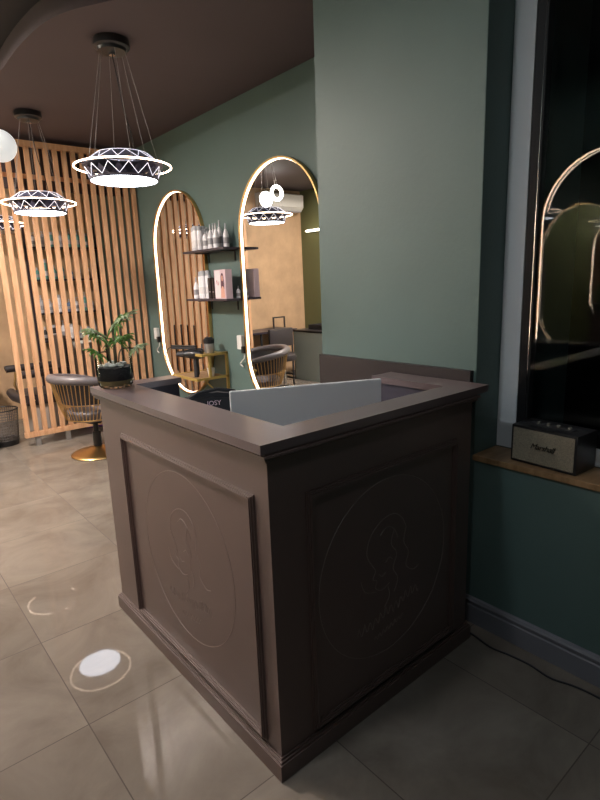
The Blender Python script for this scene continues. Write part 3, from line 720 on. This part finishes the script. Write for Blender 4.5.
for k in range(5):
    a = 2*PI*k/5
    lg = MB().tube([(.015*math.cos(a), .015*math.sin(a), .1), (.22*math.cos(a), .22*math.sin(a), .07)], .012, 8).build('base_arm', G['chrome'], st, True)
    MB().cyl((.22*math.cos(a)-.012*math.sin(a), .22*math.sin(a)+.012*math.cos(a), .026), (.22*math.cos(a)+.012*math.sin(a), .22*math.sin(a)-.012*math.cos(a), .026), .026, n=16).build('caster', G['black'], lg, True)

# ------------------------------------------------------------------ behind the screen
bn = thing('waste_bin', 'round mesh waste bin with dark bottom standing left of the slatted screen', 'bin', (1.06, 6.00, 0))
m = MB(); r0, r1, hh = .13, .155, .36
for i in range(44):
    a = 2*PI*i/44; m.cyl((r0*math.cos(a), r0*math.sin(a), .06), (r1*math.cos(a), r1*math.sin(a), hh), .0028, n=4)
for k in range(12):
    z = .06+(hh-.06)*k/11; r = r0+(r1-r0)*(z-.0)/hh
    m.tube([(r*math.cos(2*PI*i/30), r*math.sin(2*PI*i/30), z) for i in range(30)], .0022, 4, closed=True)
m.build('mesh_wall', G['mesh_bin'], bn)
MB().lathe([(0, 0), (r0*.97, 0), (r0+.006, .06), (0, .055)], n=32).build('bin_base', G['black'], bn, True)
MB().tube([(r1*math.cos(2*PI*i/40), r1*math.sin(2*PI*i/40), hh+.004) for i in range(40)], .006, 8, closed=True).build('bin_rim', G['black'], bn, True)
wc = thing('wash_chair', 'black padded wash chair with rounded armrests behind the slatted screen', 'chair', (1.58, 6.30, 0), -PI/2)
MB().b(-.24, .28, -.26, .26, .34, .46, bev=.03).build('seat', G['leather_d'], wc, True)
m = MB(); m.box((.0, .24, .72), (.50, .10, .62), bev=.04); m.build('backrest', G['leather_d'], wc, True)
for x in (-.32, .32):
    MB().tube([(x, -.30, .68), (x, -.28, .685), (x, .2, .68)], .04, 12).build('armrest', G['leather_d'], wc, True)
    MB().tube([(x, -.20, .64), (x, -.23, .5), (x, -.2, .40)], .012, 8).build('arm_support', G['gold'], wc, True)
MB().tube([(-.30, -.28, .42), (0, -.31, .42), (.30, -.28, .42)], .05, 12).build('leg_roll', G['leather_d'], wc, True)
MB().b(-.20, .25, -.2, .24, 0, .339, bev=.01).build('pedestal', G['bulb_skirt'], wc)
t = thing('washbasin', 'white hair washing basin on a grey pillar behind the slatted screen', 'basin', (2.10, 6.72, 0))
MB().b(-.16, .2, -.1, .2, 0, .75).build('pillar', G['bulb_skirt'], t)
MB().lathe([(0, .7505), (.10, .7505), (.20, .82), (.215, .90), (.20, .90), (.17, .83), (0, .79)], n=32).build('bowl', G['towel'], t, True)
t = thing('laundry_basket', 'white and purple laundry basket behind the slatted screen', 'basket', (2.03, 6.12, 0))
MB().lathe([(0, 0), (.15, 0), (.18, .24), (0, .24)], n=32).build('basket_body', G['purple'], t, True)
MB().lathe([(0, .2405), (.185, .2405), (.17, .33), (.08, .37), (0, .38)], n=32).build('towel_heap', G['towel'], t, True)
# product rack on the back wall
pr = thing('product_rack', 'dark wall rack with product shelves behind the slatted screen', 'shelf', (2.18, YB-.001, 0))
for z in (.93, 1.26, 1.65, 2.02): MB().b(-.40, .40, -.22, 0, z-.02, z).build('rack_shelf', G['shelf'], pr)
for x in (-.42, .40): MB().b(x, x+.02, -.03, 0, .3, 2.3).build('rack_side', G['shelf'], pr)
random.seed(5)
mats = [(G['bottle_w'], 'white'), (G['bottle_g'], 'grey'), (G['teal'], 'teal'), (G['blue'], 'blue'), (G['blackm'], 'black'), (G['redp'], 'red')]
rown = {.55: 'lowest', .93: 'second', 1.26: 'third', 1.65: 'fourth', 2.02: 'top'}
used = {}
for z in (.93, 1.26, 1.65, 2.02):
    x = 1.84; k = 0
    while x < 2.52:
        mt, cn_ = random.choice(mats if z < 1.6 else mats[:4]); r = random.uniform(.024, .036); h = random.uniform(.13, .24)
        bottle(random.choice(['tube', 'pump', 'nozzle']), '%s bottle behind the screen on the %s rack shelf, %s from left' % (cn_, rown[z], ordn[k]), (x, 6.97, z+.0005), h, r, 'bottles on the rack behind the screen', mt)
        x += r+random.uniform(.045, .09); k += 1

# ------------------------------------------------------------------ world, camera
w = D.worlds.new('night'); bpy.context.scene.world = w; w.use_nodes = True
w.node_tree.nodes['Background'].inputs[0].default_value = (.35, .45, .7, 1); w.node_tree.nodes['Background'].inputs[1].default_value = .002
cam = D.cameras.new('camera'); co = D.objects.new('camera', cam); COL.objects.link(co)
R = Matrix(((0.7636281632657406, 0.1641309701626727, -0.6244461969624375), (-0.6446462312402654, 0.13974018359279733, -0.751600903164155), (-0.03610075920411867, 0.9764905046762672, 0.2125159510765606)))
co.matrix_world = Matrix.Translation((0, 0, 1.5)) @ R.to_4x4()
cam.sensor_fit = 'HORIZONTAL'; cam.sensor_width = 36; cam.lens = 537.73*36/600; cam.clip_start = .02
S = bpy.context.scene; S.camera = co
S.view_settings.view_transform = 'Standard'; S.view_settings.look = 'None'; S.view_settings.gamma = 1; S.view_settings.exposure = .6
S.cycles.max_bounces = 10; S.cycles.glossy_bounces = 8; S.cycles.transparent_max_bounces = 12
